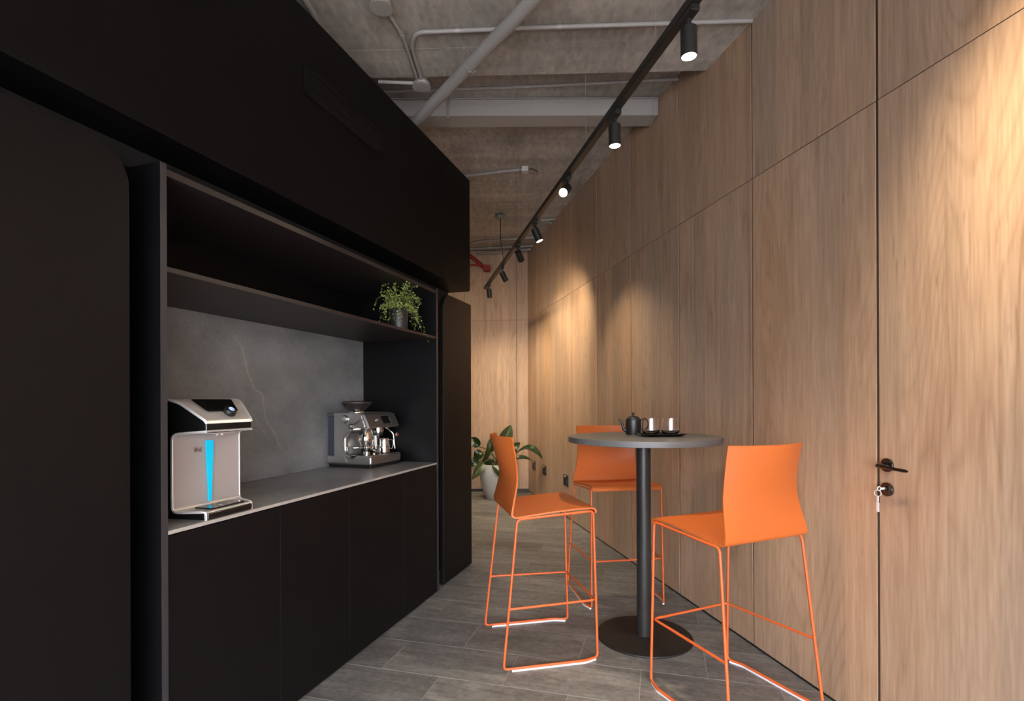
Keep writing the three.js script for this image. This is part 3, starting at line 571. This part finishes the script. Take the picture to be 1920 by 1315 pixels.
// ------------------------------------------------------------------ planter at the far wall
{
  const px = -.182, pd = 7.05, t = thing('potted_plant', 'large leafy green plant in a pale grey round pot at the far wall', 'plant', [px, 0, -pd]);
  mesh('pot', lathe(smoothProfile([[0, .0], [.15, .0], [.17, .02], [.215, .13], [.243, .26], [.245, .36], [.232, .44], [.228, .452], [.216, .45], [.21, .43]], 50).concat([[.2, .42], [0, .42]]), 56), potGrey, t);
  mesh('soil', lathe([[0, .424], [.212, .424]], 32).scale(1, 1, 1), soil, t);
  const at = (u, v, dz = 0) => { const d = pd + dz; return V((u - 960) / F * d - px, H - (v - 752) / F * d, -dz); };
  function leaf(b, e, w, sag, facing, m) {
    const n = 14, k = 6, pos = [], idx = [], ax = e.clone().sub(b), up = facing.clone().normalize();
    for (let i = 0; i <= n; i++) {
      const s = i / n, c = b.clone().addScaledVector(ax, s).addScaledVector(up, sag * 4 * s * (1 - s)), ta = ax.clone().addScaledVector(up, sag * 4 * (1 - 2 * s)).normalize(), sd = ta.clone().cross(up).normalize(), nn = sd.clone().cross(ta);
      const ww = w * Math.pow(Math.sin(Math.PI * Math.pow(s, .75)), .8) * .5;
      for (let j = 0; j <= k; j++) { const a = j / k * 2 - 1, p = c.clone().addScaledVector(sd, a * ww).addScaledVector(nn, Math.abs(a) * ww * .38 + Math.sin(s * 40) * .0015 * Math.abs(a)); pos.push(p.x, p.y, p.z); }
    }
    for (const o of [0, 1]) { if (o) for (let i = 0, L = pos.length; i < L; i += 3) pos.push(pos[i] - up.x * .002, pos[i + 1] - up.y * .002, pos[i + 2] - up.z * .002); for (let i = 0; i < n; i++) for (let j = 0; j < k; j++) { const a = o * (n + 1) * (k + 1) + i * (k + 1) + j, c = a + k + 1; o ? idx.push(a, a + 1, c, a + 1, c + 1, c) : idx.push(a, c, a + 1, a + 1, c, c + 1); } }
    const g = new THREE.BufferGeometry(); g.setAttribute('position', new THREE.Float32BufferAttribute(pos, 3)); g.setIndex(idx); g.computeVertexNormals();
    mesh('leaf', g, m, t);
    mesh('leaf_stalk', sweep(new THREE.QuadraticBezierCurve3(V(rr(-.06, .06), .42, rr(-.05, .05)), b.clone().multiplyScalar(.5).add(V(0, .33, 0)), b).getPoints(10), .007, 6), stemGreen, t);
  }
  const L = [
    [940, 836, 958, 797, .17, .02, V(.2, .2, 1), leafPale, 0], [968, 850, 1017, 862, .15, .10, V(.1, 1, .45), leafDark, -.42], [963, 862, 997, 864, .10, .03, V(0, 1, .5), leafDark, .1],
    [904, 868, 914, 831, .12, .02, V(.9, .1, .6), leafPale, -.1], [906, 868, 884, 900, .12, .04, V(.4, .6, .7), leafPale, -.2], [898, 838, 884, 820, .13, .02, V(-.2, .3, 1), leafDark, .1],
    [904, 848, 890, 862, .14, .03, V(0, .5, 1), leafDark, 0], [898, 866, 880, 872, .14, .03, V(.1, .4, 1), leafDark, -.1], [927, 868, 938, 896, .13, .04, V(.2, .3, 1), leafDark, -.25],
    [918, 850, 928, 815, .12, .02, V(-.2, .2, 1), leafDark, .15], [950, 856, 975, 830, .12, .03, V(.1, .5, 1), leafDark, .2], [925, 862, 900, 888, .12, .03, V(-.3, .5, .9), leafDark, .1]];
  for (const [u0, v0, u1, v1, w, sag, f, m, dz] of L) leaf(at(u0, v0, dz * .6), at(u1, v1, dz), w, sag, f, m);
}
// ------------------------------------------------------------------ track and spotlights
const TH = 2.708, trackX = (d) => 1.044 - .2043 * d;
{
  const d0 = -.6, d1 = 6.72, t = thing('light_track', 'long black ceiling track hung on thin wires along the wood wall', 'light track', [trackX(d0), TH, -d0]);
  const a = V(0, 0, 0), b = V(trackX(d1) - trackX(d0), 0, -(d1 - d0)), L = a.distanceTo(b), th = Math.atan2(b.x, b.z);
  mesh('rail', [box(-.018, .018, -.017, .017, 0, L, .002).rotateY(th), box(-.0125, .0125, -.0175, -.016, .02, L - .02).rotateY(th)], blackMetal, t);
  mesh('end_cap', box(-.019, .019, -.018, .018, L, L + .012, .003).rotateY(th), blackMetal, t);
  for (const [d, top] of [[2.19, SOFFIT], [3.03, SOFFIT], [4.776, SLAB], [6.35, SLAB], [.6, SOFFIT]]) {
    const p = V(trackX(d) - trackX(d0), 0, -(d - d0));
    mesh('wire', [sweep([p.clone().setY(.015), p.clone().setY(top - TH)], .0015, 5), cyl(.006, .02, p.x, .012, p.z, 10)], galv, t);
  }
  const x = -.122, f = thing('feed_canopy', 'small round grey cable canopy on the ceiling feeding the black track', 'canopy', [x, SLAB - .045, -6.1]);
  mesh('cap', lathe([[0, 0], [.055, 0], [.06, .006], [.06, .0445], [0, .0445]], 32), std({ color: lin(.16, .17, .15), roughness: .4 }), f);
  mesh('cable', sweep([V(0, .002, 0), V(.004, -.32, .28), V(trackX(5.5) - x, TH + .016 - SLAB + .045, .6)], .004, 6), blackMetal, f);
}
function spot(d, aim, lit, label, power = 1, angle = .5) {  // a cylinder head on a jointed arm under the track
  const base = V(trackX(d), TH - .0185, -d), t = thing('track_spotlight', label, 'spotlight', base, 0, 'black spotlights on the ceiling track');
  const th = Math.atan2(-.2043, -1);
  mesh('adapter', box(-.0165, .0165, -.024, 0, -.05, .05, .003).rotateY(th), blackMetal, t);
  mesh('bracket', [cyl(.011, .026, 0, -.048, 0, 16), box(-.006, .006, -.064, -.034, -.014, .014, .004).rotateY(th)], blackMetal, t);
  const dir = aim.clone().normalize(), g = new THREE.Group(); g.name = 'head'; g.position.set(0, -.064, 0); g.quaternion.setFromUnitVectors(V(0, -1, 0), dir); t.add(g);
  mesh('housing', lathe([[0, .010], [.026, .010], [.0295, .006], [.0295, -.094], [.0285, -.096], [.0265, -.095], [.0262, -.082], [0, -.082]], 40), blackMetal, g);
  mesh('lens', cyl(.0258, .003, 0, -.0945, 0, 32), lensOn, g);
  if (lit) {
    const at = V(0, -.064, 0).addScaledVector(dir, .112), s = new THREE.SpotLight(WARM, LAMP * power, 0, angle, 1, 2); s.position.copy(at); s.castShadow = true; s.shadow.radius = 1;
    s.target.position.copy(at).add(dir); s.name = 'lamp'; s.target.name = 'aim'; t.add(s, s.target);
  }
  return t;
}
spot(1.22, V(.75, -.78, .28), 1, 'black track spotlight above the wood door, just outside the frame', 1.0, 1.2);
spot(1.94, V(.02, -1, -.02), 1, 'largest black spotlight, hanging straight down with its lens glowing', .4, .6);
spot(2.62, V(.02, -1, .0), 1, 'black glowing spotlight hanging straight down, second down the track', .4, .6);
spot(3.38, V(-.35, -.62, .8), 1, 'black spotlight turned towards the viewer with a starry glare', .4, .55);
spot(4.2, V(.42, -1, .02), 1, 'black spotlight tilted towards the wood wall with a glowing lens', .3, .8);
spot(4.82, V(.50, -.92, -1.05), 1, 'black spotlight tilted to the wall, first of the far ones with hidden lens', .5, .95);
spot(5.6, V(.55, -1.0, -.55), 1, 'black spotlight tilted to the wall, second last on the track', .4, 1.0);
spot(6.45, V(.10, -1, -.3), 1, 'last black spotlight hanging near the track end', .5, 1.1);
{ // surface downlight in the space beyond the black block
  const t = thing('ceiling_downlight', 'black cylinder downlight on the ceiling behind the black block', 'downlight', [-1.15, SLAB, -5.5]);
  mesh('housing', lathe([[0, 0], [.05, 0], [.05, -.14], [.047, -.142], [.044, -.14], [.044, -.125], [0, -.125]], 40), blackMetal, t);
  mesh('lens', cyl(.043, .003, 0, -.136, 0, 32), lensOn, t);
  const s = new THREE.SpotLight(WARM, LAMP * .9, 0, 1.25, 1, 2); s.name = 'lamp'; s.position.set(0, -.146, 0); s.castShadow = true; s.shadow.radius = 3; s.target.name = 'aim'; s.target.position.set(.25, -1, -.35); t.add(s, s.target);
}

// ------------------------------------------------------------------ services under the ceiling
function conduit(label, pts, r = .0115, bend = .09, clips = []) {
  const o = pts[0].clone(), t = thing('conduit', label, 'conduit', o), P = pts.map((p) => p.clone().sub(o));
  mesh('tube', sweep(P.length > 2 ? fillet(P, bend, 8) : P, r, 10), greyPaint, t);
  for (const q of clips) { const i = Math.min(P.length - 2, Math.floor(q)), p = P[i].clone().lerp(P[i + 1], q - i), d = P[i + 1].clone().sub(P[i]).normalize(); const a = Math.atan2(d.x, d.z);
    mesh('clip', [sweep([p.clone().addScaledVector(d, -.012), p.clone().addScaledVector(d, .012)], r + .003, 10), box(-.03, .03, r, r + .002, -.009, .009).rotateY(a).translate(p.x, p.y, p.z)], galv, t); }
  return t;
}
const ys = SOFFIT - .0135, yl = SLAB - .0135;
conduit('pale grey conduit bent into the round box and running to the wood wall', [hp(793, 150, ys), hp(774, 86, ys), hp(782, 60, ys), hp(1045, 51, ys), hp(1413, 41, ys)], .0115, .07, [2.3, 3.02]);
conduit('pale grey conduit running from one round box to the other', [hp(724, 12, ys), hp(757, 66, ys), hp(785, 148, ys)], .011, .05, [.97]);
conduit('short conduit stub left of the round box by the beam edge', [hp(712, 152.5, ys), hp(778, 155.5, ys)], .011);
conduit('long thin conduit crossing behind the concrete beam edge', [hp(690, 172, SLAB - .026), hp(960, 164, SLAB - .026), hp(1274, 150, SLAB - .026)], .011, .05, [1.1]);
{
  const mk = (u, v, y, label) => { const p = hp(u, v, y), t = thing('junction_box', label, 'junction box', [p.x, y - .028, p.z]); mesh('body', lathe([[0, .004], [.05, .004], [.05, SOFFIT - y + .027], [0, SOFFIT - y + .027]], 32), galv, t); mesh('cover', lathe([[0, -.002], [.054, -.002], [.056, 0], [.056, .004], [0, .004]], 36), greyPaint, t); mesh('screw', [cyl(.004, .003, .03, -.004, 0, 10), cyl(.004, .003, -.03, -.004, 0, 10)], galv, t); return t; };
  mk(793, 155, SOFFIT - .012, 'round grey junction box where three conduits meet');
  mk(718, 4, SOFFIT - .012, 'round grey junction box at the top edge of the picture');
}
conduit('bent pale conduit in the corner over the black upper panels', [hp(545, -90, ys), hp(572, -6, ys), hp(594, 28, ys), hp(604, 110, ys)], .016, .1);
{ // conduit with its small white box and a loose wire
  const c = conduit('grey conduit on the far ceiling ending at a white box', [hp(840, 334, yl), hp(950, 321, yl), hp(980, 318.5, yl)], .013, .06, [.9]);
  const p = hp(986, 316.5, yl), t = thing('connection_box', 'small white connection box with a loose black wire on the ceiling', 'connection box', [p.x, SLAB - .045, p.z]);
  mesh('body', box(-.03, .03, 0, .0448, -.03, .03, .004), std({ color: lin(.5, .48, .45), roughness: .6 }), t);
  mesh('wire', sweep(new THREE.CatmullRomCurve3([V(.028, .02, 0), V(.06, .028, .005), V(.085, .03, -.02), V(.12, .022, -.05)]).getPoints(16), .0035, 6), blackMetal, t);
}
conduit('forked pale conduit on the ceiling beside the wood wall, upper branch', [hp(1016, 413.5, yl), hp(1049, 410.5, yl)], .013);
conduit('forked pale conduit on the ceiling beside the wood wall, lower branch', [hp(1018, 414, yl), hp(1040, 421.5, yl)], .013);
conduit('far ceiling conduit, the nearest of three before the end wall', [hp(870, 462, yl), hp(897, 452.5, yl), hp(1016, 445, yl)], .014, .1);
conduit('far ceiling conduit, the middle one of three before the end wall', [hp(860, 468, yl - .01), hp(1001, 461.5, yl - .01)], .014);
conduit('far ceiling conduit closest to the end wall', [hp(870, 481, SLAB - .05), hp(911, 474.5, SLAB - .05), hp(997, 467.5, SLAB - .05)], .016, .08);
{ // cable duct under the slab
  const y0 = 3.278, y1 = 3.388, z0 = -3.73, z1 = -3.885, t = thing('cable_duct', 'wide grey metal cable duct hung under the concrete ceiling', 'duct', [-1.9, y0, z0]);
  const xr = 2.93, sh = new THREE.Shape([[0, 0], [xr, 0], [xr - .032, .155], [0, .155]].map((p) => new THREE.Vector2(...p)));
  mesh('trough', new THREE.ExtrudeGeometry(sh, { depth: y1 - y0, bevelEnabled: true, bevelSize: .002, bevelThickness: .002, bevelOffset: -.002, bevelSegments: 1 }).rotateX(-Math.PI / 2), greyPaint, t);
  mesh('lid', box(0, xr, y1 - y0 + .003, y1 - y0 + .010, -.158, .006), greyPaint, t);
  const hang = (u) => (u - 960) / F * 3.73 + 1.9;
  mesh('bracket', [box(hang(843) - .011, hang(843) + .011, -.02, SLAB - y0, .001, .005, .001), box(hang(843) - .011, hang(843) + .011, -.006, -.0005, -.155, .005, .001)], galv, t);
  mesh('bracket', [box(hang(1229) - .014, hang(1229) + .014, -.004, SLAB - y0 - .02, .001, .005, .001), box(hang(1229) - .014, hang(1229) + .014, -.006, -.0005, -.15, .005, .001)], galv, t);
}
{ // big drain pipe on a chain
  const y = 3.13, a = hp(1060, -60, y), b = hp(780, 229, y), e = b.clone().addScaledVector(b.clone().sub(a).normalize(), .5), t = thing('drain_pipe', 'thick grey pipe slanting across under the concrete ceiling', 'pipe', a);
  const A = V(0, 0, 0), E = e.clone().sub(a);
  mesh('tube', sweep([A, E], .034, 24), greyPaint, t);
  const c = hp(886, 122, y).sub(a), links = [];
  const dirP = E.clone().normalize(), side = V(0, 1, 0).cross(dirP).normalize();
  const path = []; for (let i = 0; i <= 10; i++) { const q = lerp(-2.4, 2.0, i / 10); path.push(c.clone().addScaledVector(side, Math.sin(q) * .037).add(V(0, -Math.cos(q) * .037, 0))); }
  const ends = [path[0].clone().setY(SOFFIT - y).addScaledVector(dirP, .05), path[10].clone().setY(SOFFIT - y).addScaledVector(dirP, .03)];
  const full = [ends[0], ...path, ends[1]], cu = new THREE.CatmullRomCurve3(full), LN = 26;
  for (let i = 0; i < LN; i++) { const p = cu.getPointAt((i + .5) / LN), d = cu.getTangentAt((i + .5) / LN), g = new THREE.TorusGeometry(.0062, .0016, 6, 12).scale(1, 1.7, 1).rotateY(i % 2 ? Math.PI / 2 : 0); g.applyQuaternion(new THREE.Quaternion().setFromUnitVectors(V(0, 1, 0), d)); g.translate(p.x, p.y, p.z); links.push(g); }
  mesh('chain', links, galv, t).userData.label = 'steel chain looped under the pipe';
}
{ // red brace near the far wall
  const d = 7.44, at = (u, v) => V((u - 960) / F * d, H - (v - 752) / F * d, -d), o = at(914, 502), t = thing('pipe_brace', 'red steel pipe brace on the far wall above the black block end', 'brace', o);
  const L = (u, v) => at(u, v).sub(o);
  mesh('diagonal_bar', sweep([L(869, 469), L(908, 500)], .026, 4), redPaint, t);
  mesh('lower_bar', sweep([L(862, 496), L(908, 497)], .014, 8), redPaint, t);
  mesh('flange', [box(-.05, .05, -.038, .038, -.108, .02, .004)], redPaint, t);
  mesh('bolt', [cyl(.012, .012, -.022, -.006, 0, 6).rotateX(Math.PI / 2).translate(0, 0, .022), cyl(.012, .012, .022, -.006, 0, 6).rotateX(Math.PI / 2).translate(0, 0, .022)], redPaint, t);
}
renderer.render(scene, camera);
